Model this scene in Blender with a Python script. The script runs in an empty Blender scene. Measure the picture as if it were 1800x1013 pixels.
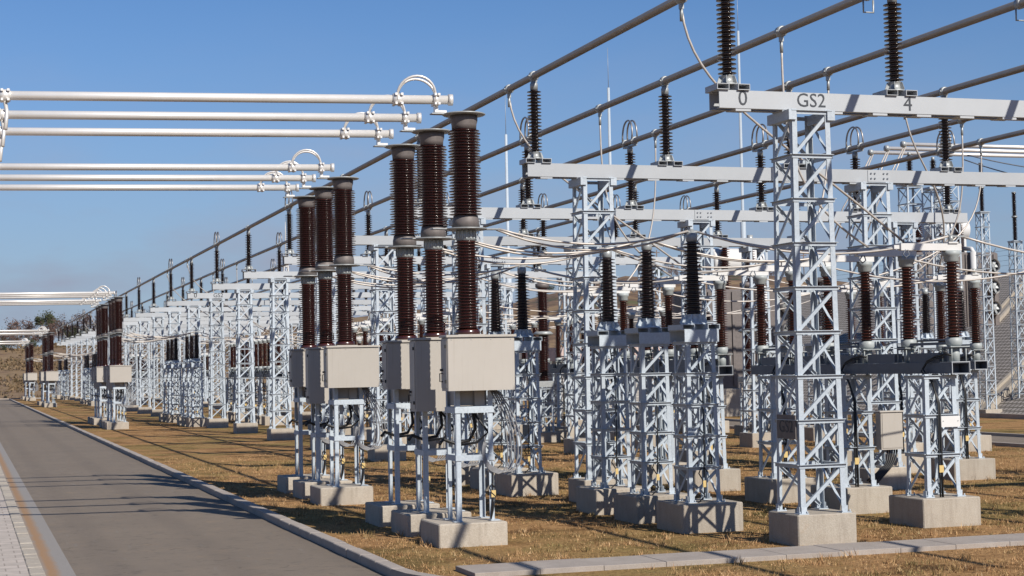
import bpy, math, random
import numpy as np
from mathutils import Vector, Matrix
random.seed(7); rng = np.random.default_rng(7)
scene = bpy.context.scene
C = scene.collection
PI = math.pi

# ------------------------------------------------------------------ materials
def new_mat(name):
    m = bpy.data.materials.new(name); m.use_nodes = True
    nt = m.node_tree; b = nt.nodes['Principled BSDF']
    return m, nt, b
def noise(nt, scale, detail=5, rough=.6, coord='Object', vec=None):
    if vec is None:
        tc = nt.nodes.new('ShaderNodeTexCoord'); vec = tc.outputs[coord]
    n = nt.nodes.new('ShaderNodeTexNoise'); n.inputs['Scale'].default_value = scale
    n.inputs['Detail'].default_value = detail; n.inputs['Roughness'].default_value = rough
    nt.links.new(vec, n.inputs['Vector']); return n.outputs['Fac'], vec
def ramp(nt, fac, stops):
    r = nt.nodes.new('ShaderNodeValToRGB'); e = r.color_ramp.elements
    while len(e) < len(stops): e.new(.5)
    for i, (p, c) in enumerate(stops):
        e[i].position = p; e[i].color = (*c, 1) if len(c) == 3 else c
    nt.links.new(fac, r.inputs[0]); return r.outputs[0]
def mix(nt, fac, a, b, mode='MIX'):
    n = nt.nodes.new('ShaderNodeMix'); n.data_type = 'RGBA'; n.blend_type = mode
    for s, v in ((n.inputs[0], fac), (n.inputs[6], a), (n.inputs[7], b)):
        if isinstance(v, (int, float)): s.default_value = v
        elif isinstance(v, tuple): s.default_value = (*v, 1)
        else: nt.links.new(v, s)
    return n.outputs[2]
def bump(nt, b, h, strength=.3, dist=.02):
    n = nt.nodes.new('ShaderNodeBump'); n.inputs['Strength'].default_value = strength
    n.inputs['Distance'].default_value = dist
    nt.links.new(h, n.inputs['Height']); nt.links.new(n.outputs[0], b.inputs['Normal'])
def simple(name, col, rough=.5, metal=0., var=.12, scale=6., coat=0.):
    m, nt, b = new_mat(name)
    f, _ = noise(nt, scale)
    lo = tuple(c*(1-var) for c in col); hi = tuple(min(1, c*(1+var)) for c in col)
    nt.links.new(ramp(nt, f, [(.3, lo), (.7, hi)]), b.inputs['Base Color'])
    b.inputs['Roughness'].default_value = rough; b.inputs['Metallic'].default_value = metal
    if coat: b.inputs['Coat Weight'].default_value = coat; b.inputs['Coat Roughness'].default_value = .12
    return m
M = {}
def mat_steel():
    m, nt, b = new_mat('galvanised_painted_steel')
    f, v = noise(nt, 2.2, 5, .65); g, _ = noise(nt, 24, 3, .6, vec=v); h, _ = noise(nt, 5, 6, .75, vec=v)
    c = ramp(nt, f, [(.3, (.40, .455, .515)), (.7, (.475, .535, .59))])
    c = mix(nt, .35, c, ramp(nt, g, [(.35, (.33, .37, .41)), (.65, (.55, .61, .66))]))
    c = mix(nt, ramp(nt, h, [(.66, (0, 0, 0)), (.74, (.6, .6, .6))]), c, (.24, .19, .15))
    nt.links.new(c, b.inputs['Base Color']); b.inputs['Roughness'].default_value = .5; return m
M['steel'] = mat_steel()
M['steel_pale'] = simple('pale_painted_steel', (.50, .525, .55), .5, 0, .04, 2)
M['dark_steel'] = simple('dark_painted_steel', (.16, .18, .22), .5, 0, .1, 4)
M['galv'] = simple('galvanised_steel', (.42, .44, .44), .45, .3, .15, 14)
M['cap_grey'] = simple('grey_painted_casting', (.42, .455, .455), .5, 0, .08, 8)
M['alu'] = simple('aluminium_tube', (.84, .81, .77), .36, .35, .04, 3)
M['alu_bus'] = simple('weathered_aluminium', (.36, .34, .325), .42, .75, .08, 2)
M['cast'] = simple('cast_iron_grey', (.23, .2, .19), .6, .2, .15, 10)
M['porc'] = simple('brown_glazed_porcelain', (.056, .013, .009), .27, 0, .2, 3, .6)
M['porc_dark'] = simple('dark_brown_porcelain', (.018, .009, .008), .2, 0, .2, 3, .6)
M['porc_red'] = simple('red_brown_porcelain', (.07, .018, .010), .2, 0, .2, 3, .6)
def mat_enamel():
    m, nt, b = new_mat('beige_enamel')
    f, v = noise(nt, 1.2, 4); mp = nt.nodes.new('ShaderNodeMapping'); mp.inputs['Scale'].default_value = (14, 14, .7)
    nt.links.new(v, mp.inputs['Vector']); st, _ = noise(nt, 1.5, 5, .6, vec=mp.outputs[0])
    c = ramp(nt, f, [(.3, (.515, .475, .42)), (.7, (.55, .507, .45))])
    c = mix(nt, ramp(nt, st, [(.55, (0, 0, 0)), (.8, (.35, .35, .35))]), c, (.36, .31, .25))
    nt.links.new(c, b.inputs['Base Color']); b.inputs['Roughness'].default_value = .48; return m
M['beige'] = mat_enamel()
M['white'] = simple('white_paint', (.80, .79, .77), .4, 0, .03, 3)
M['wire'] = simple('stranded_conductor', (.60, .55, .50), .5, .35, .1, 8)
M['grey_cable'] = simple('grey_cable_sheath', (.27, .27, .28), .5, 0, .2, 8)
M['rubber'] = simple('black_rubber', (.015, .015, .016), .5, 0, .2, 8)
M['letter'] = simple('black_lettering', (.03, .035, .045), .6, 0, .1, 8)
M['yellow'] = simple('yellow_tag', (.55, .40, .16), .5, 0, .1, 8)
M['fan_dark'] = simple('fan_interior', (.05, .055, .06), .6, 0, .2, 8)
M['bark'] = simple('bark', (.16, .11, .08), .9, 0, .3, 4)

def mat_concrete():
    m, nt, b = new_mat('cast_concrete')
    f, v = noise(nt, 2.2, 6, .65); g, _ = noise(nt, 45, 3, .6, vec=v)
    c = ramp(nt, f, [(.25, (.40, .34, .265)), (.5, (.52, .455, .37)), (.75, (.60, .54, .45))])
    c = mix(nt, .35, c, ramp(nt, g, [(.35, (.36, .31, .25)), (.65, (.62, .56, .48))]))
    mp = nt.nodes.new('ShaderNodeMapping'); mp.inputs['Scale'].default_value = (7, 7, .8)
    nt.links.new(v, mp.inputs['Vector']); st, _ = noise(nt, 1.6, 4, .6, vec=mp.outputs[0])
    c = mix(nt, ramp(nt, st, [(.5, (0, 0, 0)), (.75, (.45, .45, .45))]), c, (.30, .25, .20))
    pt, _ = noise(nt, 30, 2, .5, vec=v)
    c = mix(nt, ramp(nt, pt, [(.70, (0, 0, 0)), (.76, (.7, .7, .7))]), c, (.24, .20, .16))
    ru, _ = noise(nt, 3.1, 5, .7, vec=v)
    c = mix(nt, ramp(nt, ru, [(.62, (0, 0, 0)), (.8, (.4, .4, .4))]), c, (.45, .28, .15))
    nt.links.new(c, b.inputs['Base Color']); b.inputs['Roughness'].default_value = .9
    bump(nt, b, g, .5, .012); return m
M['concrete'] = mat_concrete()
def mat_kerb():
    m, nt, b = new_mat('kerb_concrete')
    f, v = noise(nt, 1.7, 6, .7); g, _ = noise(nt, 60, 3)
    c = ramp(nt, f, [(.3, (.38, .315, .265)), (.6, (.50, .43, .37)), (.8, (.57, .50, .43))])
    c = mix(nt, .3, c, ramp(nt, g, [(.35, (.28, .25, .23)), (.65, (.55, .51, .47))]))
    nt.links.new(c, b.inputs['Base Color']); b.inputs['Roughness'].default_value = .92; bump(nt, b, g, .3, .01); return m
M['kerb'] = mat_kerb()
def mat_asphalt():
    m, nt, b = new_mat('old_asphalt')
    f, v = noise(nt, .35, 6, .65); g, _ = noise(nt, 95, 3, .7, vec=v); h, _ = noise(nt, 1.4, 5, .7, vec=v)
    c = ramp(nt, f, [(.3, (.215, .175, .125)), (.7, (.315, .255, .182))])
    c = mix(nt, .55, c, ramp(nt, g, [(.3, (.165, .13, .10)), (.7, (.39, .31, .245))]))
    c = mix(nt, ramp(nt, h, [(.56, (0, 0, 0)), (.74, (.6, .6, .6))]), c, (.36, .26, .165))
    h2, _ = noise(nt, 3.3, 6, .75, vec=v)
    c = mix(nt, ramp(nt, h2, [(.34, (.55, .55, .55)), (.46, (0, 0, 0))]), c, (.13, .11, .088))
    mp = nt.nodes.new('ShaderNodeMapping'); mp.inputs['Scale'].default_value = (1.1, .16, 1); mp.inputs['Rotation'].default_value = (0, 0, 1.1)
    nt.links.new(v, mp.inputs['Vector']); s, _ = noise(nt, 7, 4, .5, vec=mp.outputs[0])
    c = mix(nt, ramp(nt, s, [(.66, (0, 0, 0)), (.72, (.5, .5, .5))]), c, (.30, .28, .25))
    sp = nt.nodes.new('ShaderNodeSeparateXYZ'); nt.links.new(v, sp.inputs[0])
    wv = nt.nodes.new('ShaderNodeMath'); wv.operation = 'SINE'; ml = nt.nodes.new('ShaderNodeMath'); ml.operation = 'MULTIPLY'; ml.inputs[1].default_value = 3.5
    nt.links.new(sp.outputs[0], ml.inputs[0]); nt.links.new(ml.outputs[0], wv.inputs[0])
    c = mix(nt, ramp(nt, wv.outputs[0], [(.3, (0, 0, 0)), (.95, (.22, .22, .22))]), c, (.17, .135, .105))
    vo = nt.nodes.new('ShaderNodeTexVoronoi'); vo.feature = 'DISTANCE_TO_EDGE'; vo.inputs['Scale'].default_value = .42
    dn = nt.nodes.new('ShaderNodeVectorMath'); dn.operation = 'MULTIPLY_ADD'; dn.inputs[1].default_value = (.9, .9, .9)
    nz = nt.nodes.new('ShaderNodeTexNoise'); nz.inputs['Scale'].default_value = 2.2; nt.links.new(v, nz.inputs['Vector'])
    nt.links.new(nz.outputs['Color'], dn.inputs[0]); nt.links.new(v, dn.inputs[2]); nt.links.new(dn.outputs[0], vo.inputs['Vector'])
    ck = mix(nt, 1., ramp(nt, vo.outputs['Distance'], [(.0, (.6, .6, .6)), (.012, (0, 0, 0))]), ramp(nt, h, [(.45, (0, 0, 0)), (.6, (1, 1, 1))]), 'MULTIPLY')
    c = mix(nt, ck, c, (.07, .06, .05))
    sp2, _ = noise(nt, 38, 2, .5, vec=v)
    c = mix(nt, ramp(nt, sp2, [(.73, (0, 0, 0)), (.77, (.8, .8, .8))]), c, (.48, .41, .33))
    nt.links.new(c, b.inputs['Base Color']); b.inputs['Roughness'].default_value = .88; bump(nt, b, g, .5, .012); return m
M['asphalt'] = mat_asphalt()
def mat_gutter():
    m, nt, b = new_mat('rust_stained_gutter_concrete')
    f, v = noise(nt, 1.3, 6, .7); g, _ = noise(nt, 50, 3, vec=v)
    sp = nt.nodes.new('ShaderNodeSeparateXYZ'); nt.links.new(v, sp.inputs[0])
    ad = nt.nodes.new('ShaderNodeMath'); ad.operation = 'MULTIPLY_ADD'; ad.inputs[1].default_value = .16; nt.links.new(f, ad.inputs[0]); nt.links.new(sp.outputs[0], ad.inputs[2])
    stain = ramp(nt, ad.outputs[0], [(.0, (0, 0, 0)), (.03, (0, 0, 0)), (.12, (.9, .9, .9)), (.2, (.8, .8, .8)), (.3, (0, 0, 0))])
    c = ramp(nt, g, [(.3, (.29, .265, .24)), (.7, (.40, .37, .34))])
    c = mix(nt, stain, c, (.42, .235, .10))
    nt.links.new(c, b.inputs['Base Color']); b.inputs['Roughness'].default_value = .9; return m
M['gutter'] = mat_gutter()
def mat_brick(name, c1, c2, mortar, sx, rot=(0, 0, 0), w=.5, h=.25, ms=.02, offset=.5):
    m, nt, b = new_mat(name)
    tc = nt.nodes.new('ShaderNodeTexCoord'); mp = nt.nodes.new('ShaderNodeMapping')
    mp.inputs['Rotation'].default_value = rot; nt.links.new(tc.outputs['Object'], mp.inputs['Vector'])
    br = nt.nodes.new('ShaderNodeTexBrick'); br.offset = offset
    br.inputs['Color1'].default_value = (*c1, 1); br.inputs['Color2'].default_value = (*c2, 1); br.inputs['Mortar'].default_value = (*mortar, 1)
    br.inputs['Scale'].default_value = sx; br.inputs['Brick Width'].default_value = w; br.inputs['Row Height'].default_value = h; br.inputs['Mortar Size'].default_value = ms
    nt.links.new(mp.outputs[0], br.inputs['Vector'])
    f, _ = noise(nt, 3, 5)
    c = mix(nt, .5, br.outputs['Color'], ramp(nt, f, [(.3, (.45, .45, .45)), (.7, (1, 1, 1))]), 'MULTIPLY')
    nt.links.new(c, b.inputs['Base Color']); b.inputs['Roughness'].default_value = .9
    bump(nt, b, br.outputs['Fac'], -.3, .01); return m
M['paver'] = mat_brick('grey_pavers', (.54, .47, .41), (.48, .42, .365), (.33, .28, .24), 1, w=.4, h=.4, ms=.012)
M['white_brick'] = mat_brick('white_brick', (.66, .63, .60), (.58, .56, .54), (.30, .29, .28), 1, (PI/2, 0, 0), .5, .17, .02)
M['hexslope'] = mat_brick('slope_paving', (.50, .445, .40), (.44, .39, .35), (.17, .15, .12), 1, (0, 0, PI/2), .36, .31, .05)
def mat_ground():
    m, nt, b = new_mat('dry_grass_ground')
    big, v = noise(nt, .16, 6, .65); mid, _ = noise(nt, .55, 8, .72, vec=v); fine, _ = noise(nt, 13, 5, .75, vec=v)
    c = ramp(nt, mid, [(.30, (.09, .055, .028)), (.42, (.30, .165, .07)), (.52, (.58, .34, .155)), (.62, (.44, .255, .11)), (.78, (.74, .48, .26))])
    gm = ramp(nt, big, [(.46, (0, 0, 0)), (.6, (.8, .8, .8))])
    c = mix(nt, gm, c, ramp(nt, mid, [(.3, (.09, .085, .025)), (.55, (.36, .27, .10)), (.7, (.45, .35, .14))]))
    c = mix(nt, .65, c, ramp(nt, fine, [(.36, (.13, .11, .09)), (.48, (.72, .70, .66)), (.62, (1.0, 1.0, 1.0))]), 'MULTIPLY')
    nt.links.new(c, b.inputs['Base Color']); b.inputs['Roughness'].default_value = .95
    b.inputs['Specular IOR Level'].default_value = .1
    bump(nt, b, fine, .8, .06); return m
M['ground'] = mat_ground()
def mat_blade():
    m, nt, b = new_mat('dry_grass_blades')
    f, v = noise(nt, .8, 7, .75); g, _ = noise(nt, 9, 2, vec=v)
    c = ramp(nt, g, [(.3, (.13, .065, .03)), (.47, (.43, .245, .115)), (.6, (.62, .40, .205)), (.75, (.80, .60, .37))])
    c = mix(nt, ramp(nt, f, [(.47, (0, 0, 0)), (.60, (.8, .8, .8))]), c, ramp(nt, g, [(.3, (.07, .08, .025)), (.7, (.27, .235, .09))]))
    nt.links.new(c, b.inputs['Base Color']); b.inputs['Roughness'].default_value = .8; b.inputs['Specular IOR Level'].default_value = .2; return m
M['blade'] = mat_blade()
def mat_hill():
    m, nt, b = new_mat('brown_hillside')
    f, v = noise(nt, .03, 7, .7); g, _ = noise(nt, .3, 5, .7, vec=v)
    c = ramp(nt, f, [(.38, (.07, .075, .03)), (.45, (.19, .11, .065)), (.53, (.33, .22, .11)), (.60, (.17, .10, .06)), (.68, (.14, .15, .05))])
    c = mix(nt, .5, c, ramp(nt, g, [(.35, (.45, .42, .4)), (.65, (1, 1, 1))]), 'MULTIPLY')
    nt.links.new(c, b.inputs['Base Color']); b.inputs['Roughness'].default_value = .95; return m
M['hill'] = mat_hill()
def mat_leaf(name, cols):
    m, nt, b = new_mat(name)
    f, v = noise(nt, .9, 4, .7)
    nt.links.new(ramp(nt, f, [(.32, cols[0]), (.5, cols[1]), (.68, cols[2])]), b.inputs['Base Color'])
    b.inputs['Roughness'].default_value = .8; return m
M['leaf_russet'] = mat_leaf('russet_leaves', [(.075, .05, .042), (.145, .085, .068), (.19, .125, .095)])
M['leaf_green'] = mat_leaf('dark_green_leaves', [(.02, .03, .012), (.05, .06, .022), (.10, .10, .035)])

# piece-to-piece variation and one overall albedo for each material
ALB = dict(steel=.90, steel_pale=.72, dark_steel=.62, galv=.75, alu=.82, alu_bus=.8, cast=.62, porc=.72, porc_dark=.75, porc_red=.75, beige=.70, white=.74, wire=.78,
           grey_cable=.72, rubber=.8, concrete=.70, kerb=.70, asphalt=.66, gutter=.68, paver=.92, white_brick=.72, hexslope=.78, ground=.74, blade=.86, hill=.74, leaf_russet=.75, leaf_green=.75, cap_grey=.74)
for key, al in ALB.items():
    nt = M[key].node_tree; b = nt.nodes['Principled BSDF']; lk = b.inputs['Base Color'].links[0].from_socket
    oi = nt.nodes.new('ShaderNodeObjectInfo'); mr = nt.nodes.new('ShaderNodeMapRange')
    v = .10 if key in ('steel', 'steel_pale', 'concrete', 'porc', 'porc_red', 'cap_grey', 'galv') else .04
    mr.inputs['To Min'].default_value = al*(1-v); mr.inputs['To Max'].default_value = al*(1+v)
    nt.links.new(oi.outputs['Random'], mr.inputs['Value'])
    nt.links.new(mix(nt, 1.0, lk, mr.outputs[0], 'MULTIPLY'), b.inputs['Base Color'])

# ------------------------------------------------------------------ mesh builder
class MB:
    def __init__(s): s.v = []; s.f = []; s.sm = []
    def add(s, verts, faces, smooth=False):
        o = len(s.v); s.v += [tuple(p) for p in verts]
        s.f += [tuple(i+o for i in f) for f in faces]; s.sm += [smooth]*len(faces)
    def box(s, x0, x1, y0, y1, z0, z1):
        s.add([(x0,y0,z0),(x1,y0,z0),(x1,y1,z0),(x0,y1,z0),(x0,y0,z1),(x1,y0,z1),(x1,y1,z1),(x0,y1,z1)],
              [(3,2,1,0),(4,5,6,7),(0,1,5,4),(1,2,6,5),(2,3,7,6),(3,0,4,7)])
    def cham(s, x0, x1, y0, y1, z0, z1, c):      # box with bevelled upper rim and vertical edges
        def ring(z, i):
            return [(x0+i+c,y0+i,z),(x1-i-c,y0+i,z),(x1-i,y0+i+c,z),(x1-i,y1-i-c,z),(x1-i-c,y1-i,z),(x0+i+c,y1-i,z),(x0+i,y1-i-c,z),(x0+i,y0+i+c,z)]
        vs = ring(z0, 0)+ring(z1-c, 0)+ring(z1, c); fs = []
        for k in range(2):
            for i in range(8): fs.append((k*8+i, k*8+(i+1) % 8, k*8+8+(i+1) % 8, k*8+8+i))
        fs.append(tuple(range(16, 24))); s.add(vs, fs)
    def bar(s, p, q, w, t, n):                   # plate from p to q: width w across, thickness t along n
        p, q, n = Vector(p), Vector(q), Vector(n); a = (q-p).normalized()
        u = a.cross(n).normalized(); n = u.cross(a).normalized()
        vs = [e+u*sx*w/2+n*sy*t/2 for e in (p, q) for sx, sy in ((-1,-1),(1,-1),(1,1),(-1,1))]
        s.add(vs, [(3,2,1,0),(4,5,6,7),(0,1,5,4),(1,2,6,5),(2,3,7,6),(3,0,4,7)])
    def lathe(s, prof, seg=16, c=(0,0,0), ax='z', smooth=True, caps=True):
        vs = []
        for r, z in prof:
            for i in range(seg):
                a = 2*PI*i/seg; x, y = r*math.cos(a), r*math.sin(a)
                p = (x, y, z) if ax == 'z' else ((z, x, y) if ax == 'x' else (y, z, x))
                vs.append((p[0]+c[0], p[1]+c[1], p[2]+c[2]))
        fs = []
        for k in range(len(prof)-1):
            for i in range(seg):
                j = (i+1) % seg; fs.append((k*seg+i, k*seg+j, (k+1)*seg+j, (k+1)*seg+i))
        s.add(vs, fs, smooth)
        if caps:
            o = len(s.v)-len(vs); n = len(prof)-1
            s.f += [tuple(o+i for i in reversed(range(seg))), tuple(o+n*seg+i for i in range(seg))]; s.sm += [False, False]
    def cyl(s, r, z0, z1, c=(0,0,0), ax='z', seg=16): s.lathe([(r, z0), (r, z1)], seg, c, ax)
    def tube(s, pts, r, seg=8):
        pts = [Vector(p) for p in pts]; n = len(pts); vs = []; up = None
        for i, p in enumerate(pts):
            t = (pts[min(i+1, n-1)]-pts[max(i-1, 0)]).normalized()
            if up is None: up = t.orthogonal().normalized()
            up = (up-t*up.dot(t)).normalized(); w = t.cross(up)
            for k in range(seg):
                a = 2*PI*k/seg; vs.append(p+up*r*math.cos(a)+w*r*math.sin(a))
        fs = [(i*seg+k, i*seg+(k+1) % seg, (i+1)*seg+(k+1) % seg, (i+1)*seg+k) for i in range(n-1) for k in range(seg)]
        s.add(vs, fs, True)
        o = len(s.v)-len(vs)
        s.f += [tuple(o+i for i in reversed(range(seg))), tuple(o+(n-1)*seg+i for i in range(seg))]; s.sm += [False, False]
    def mesh(s, name, mat):
        me = bpy.data.meshes.new(name); me.from_pydata(s.v, [], s.f)
        me.polygons.foreach_set('use_smooth', s.sm); me.materials.append(M[mat] if isinstance(mat, str) else mat)
        me.update(); return me
    def obj(s, name, mat, parent=None, loc=(0,0,0), rz=0.):
        o = bpy.data.objects.new(name, s.mesh(name, mat)); C.objects.link(o)
        o.location = loc; o.rotation_euler.z = rz
        if parent is not None: o.parent = parent
        return o

def empty(name, loc=(0,0,0)):
    o = bpy.data.objects.new(name, None); C.objects.link(o); o.location = loc; o.empty_display_size = .2; return o
def tag(o, label, cat, group=None):
    o['label'] = label; o['category'] = cat; o['kind'] = 'thing'
    if group: o['group'] = group
    return o
def struct(o, kind='structure'): o['kind'] = kind; return o
def copy_tree(o, parent=None):
    c = o.copy(); C.objects.link(c)
    if parent is not None: c.parent = parent
    for ch in o.children: copy_tree(ch, c)
    return c
PROTO = {}
def place(key, maker, loc, label, cat, group):
    """first call builds the thing, later calls copy it with its parts"""
    if key in PROTO: o = copy_tree(PROTO[key])
    else: o = PROTO[key] = maker()
    o.location = loc; tag(o, label, cat, group); return o
ORD = ['zeroth','first','second','third','fourth','fifth','sixth','seventh','eighth','ninth','tenth','eleventh','twelfth','thirteenth','fourteenth','fifteenth','sixteenth','seventeenth','eighteenth','nineteenth','twentieth','twenty-first','twenty-second']

# ------------------------------------------------------------------ lattice work
def bez(p, n=16):
    p = [Vector(q) for q in p]; out = []
    for i in range(n+1):
        t = i/n; out.append(p[0]*(1-t)**3+p[1]*3*t*(1-t)**2+p[2]*3*t*t*(1-t)+p[3]*t**3)
    return out
def lattice(mb, w0, w1, z0, z1, n, leg, br, t=.010):
    H = z1-z0
    def hw(z): return (w0+(w1-w0)*(z-z0)/H)/2
    for sx in (-1, 1):
        for sy in (-1, 1):
            a, b = hw(z0), hw(z1)
            p, q = (sx*a, sy*a, z0), (sx*b, sy*b, z1)
            d = leg/2
            mb.bar((p[0]-sx*d, p[1], p[2]), (q[0]-sx*d, q[1], q[2]), leg, t, (0, 1, 0))
            mb.bar((p[0], p[1]-sy*(d+t/2+.001), p[2]), (q[0], q[1]-sy*(d+t/2+.001), q[2]), leg-t, t, (1, 0, 0))
    zs = [z0+.04+(H-.10)*i/n for i in range(n+1)]
    off = t+.003
    dirs = [((1,0),(0,-1)), ((0,1),(1,0)), ((-1,0),(0,1)), ((0,-1),(-1,0))]
    for (ax, nm) in dirs:
        ax3, n3 = Vector((*ax, 0)), Vector((*nm, 0))
        for i, z in enumerate(zs):
            h = hw(z)
            if i > 0:
                ext = .025
                e = n3*(h+off); a, b = -ax3*(h+ext)+e, ax3*(h+ext)+e
                mb.bar(a+Vector((0,0,z)), b+Vector((0,0,z)), br, t, n3)
                mb.bar(a+n3*(br*.3)+Vector((0,0,z+br/2+t/2+.001)), b+n3*(br*.3)+Vector((0,0,z+br/2+t/2+.001)), br, t, (0,0,1))
            if i < n:
                h2 = hw(zs[i+1]); m = leg*.4
                mb.bar(-ax3*(h-m)+n3*(h-off)+Vector((0,0,z+.03)), ax3*(h2-m)+n3*(h2-off)+Vector((0,0,zs[i+1]-.03)), br, t, n3)
                mb.bar(-ax3*(h-m)+n3*(h-off-br*.4)+Vector((0,0,z+.03+br*.55)), ax3*(h2-m)+n3*(h2-off-br*.4)+Vector((0,0,zs[i+1]-.03+br*.55)), t, br*.7, n3)
                # gusset on the leg under each ring
                g = ax3*(h2-leg*.1)+n3*(h2+off*.6)
                mb.add([g+Vector((0,0,zs[i+1]-.02))-ax3*leg*1.0, g+Vector((0,0,zs[i+1]-.02)), g+Vector((0,0,zs[i+1]-.2))-ax3*leg*.4],
                       [(0, 1, 2)])
def base_plates(w, z, leg):
    out = []
    for sx in (-1, 1):
        for sy in (-1, 1):
            mb = MB(); x, y = sx*(w/2-leg*.3), sy*(w/2-leg*.3)
            mb.box(x-.09, x+.09, y-.09, y+.09, z, z+.016)
            mb.bar((x-sx*.02, y+.05*sy, z+.015), (x-sx*.02, y+.05*sy, z+.12), .10, .010, (0, 1, 0))
            mb.bar((x+sx*.05, y-sy*.02, z+.015), (x+sx*.05, y-sy*.02, z+.12), .10, .010, (1, 0, 0))
            mb.cyl(.014, z+.015, z+.05, (x+.07, y-.07, 0), seg=6); mb.cyl(.014, z+.015, z+.05, (x-.07, y-.07, 0), seg=6)
            out.append(mb)
    return out
def footing(parent, w, z=.5, dx=0, dy=0, l=None):
    mb = MB(); l = l or w; mb.cham(-w/2+dx, w/2+dx, -l/2+dy, l/2+dy, -.3, z, .018); return mb.obj('footing', 'concrete', parent)

# ------------------------------------------------------------------ beams, towers, bus insulators, tubes
BAY = 9.94; Y0 = 25.35; NB = 22
PX = [12.15, 15.33, 18.5, 22.7, 25.9, 29.1]
TX = [13.5, 20.55, 27.35]
ZT = 9.52
def mk_tower():
    r = empty('lattice_tower')
    mb = MB(); lattice(mb, .84, .70, .5, 7.235, 9, .09, .055); mb.obj('lattice', 'steel', r)
    for n_, b_ in zip(range(4), base_plates(.84, .5, .09)): b_.obj('base_plate', 'steel', r)
    for s in (-1, 1):
        mb = MB(); mb.box(s*.36-.07, s*.36+.07, -.40, .40, 7.05, 7.222); mb.obj('head_plate', 'steel', r)
    footing(r, 1.08); return r
for k in range(NB):
    y = Y0+BAY*k
    for j, x in enumerate(TX):
        pos = ['under its road-side end', 'under its middle', 'under its far right end'][j]
        nth = 'nearest' if k == 0 else ORD[k+1]
        place('tower', mk_tower, (x, y, 0), f'grey lattice tower of the {nth} bus beam, standing {pos}', 'lattice tower', 'lattice towers carrying the bus beams')

def mk_beam(splice):
    r = empty('bus_beam'); mb = MB(); x0, x1 = 11.9, 29.67; t = .012
    for s in (-1, 1):
        mb.box(x0, x1, s*.19-t/2, s*.19+t/2, 7.24, 7.54)
        ya, yb = sorted((s*(.19-t/2-.0005), s*.09))
        mb.box(x0, x1, ya, yb, 7.528, 7.54); mb.box(x0, x1, ya, yb, 7.24, 7.252)
    x = x0+.3
    while x < x1-.4:
        mb.box(x, x+.28, -.186, .186, 7.226, 7.2405); mb.box(x, x+.28, -.186, -.176, 7.195, 7.227); x += .86
    mb.obj('girder', 'steel_pale', r)
    if splice:
        mb = MB(); mb.box(20.42, 21.02, -.21, -.198, 7.25, 7.53); mb.obj('splice_plate', 'steel_pale', r)
        b = MB()
        for xx in (20.5, 20.6, 20.84, 20.94):
            for z in (7.33, 7.45): b.cyl(.022, -.228, -.211, (xx, 0, z), 'y', 6)
        b.obj('bolt_set', 'dark_steel', r)
    return r
def text_obj(txt, parent, loc, size, rot=(PI/2, 0, 0), mat='letter'):
    cu = bpy.data.curves.new('lettering', 'FONT'); cu.body = txt; cu.size = size; cu.extrude = .0015
    cu.align_x = 'CENTER'; cu.align_y = 'CENTER'; cu.resolution_u = 3
    tmp = bpy.data.objects.new('tmp', cu); C.objects.link(tmp)
    dg = bpy.context.evaluated_depsgraph_get(); me = bpy.data.meshes.new_from_object(tmp.evaluated_get(dg))
    bpy.data.objects.remove(tmp); me.materials.clear(); me.materials.append(M[mat])
    o = bpy.data.objects.new('lettering', me); C.objects.link(o); o.location = loc; o.rotation_euler = rot; o.parent = parent; return o
for k in range(NB):
    lab = k % 7 == 0
    nth = 'nearest' if k == 0 else ORD[k+1]
    extra = ', marked 0 GS2 4' if k == 0 else (', marked GS2 and GS1' if k == 7 else '')
    o = place('beam%d' % lab, lambda: mk_beam(not lab), (0, Y0+BAY*k, 0), f'pale grey steel cross beam, {nth} of the receding row{extra}', 'steel beam', 'cross beams of the busbar')
    if lab:
        for t, x in (('0', 12.33), ('GS2', 13.6), ('4', 15.46), ('8', 18.62), ('0', 22.85), ('GS1', 24.3), ('4', 26.02), ('8', 29.2)):
            text_obj(t, o, (x, -.200, 7.40), .36 if t[0] != 'G' else .33)

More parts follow.
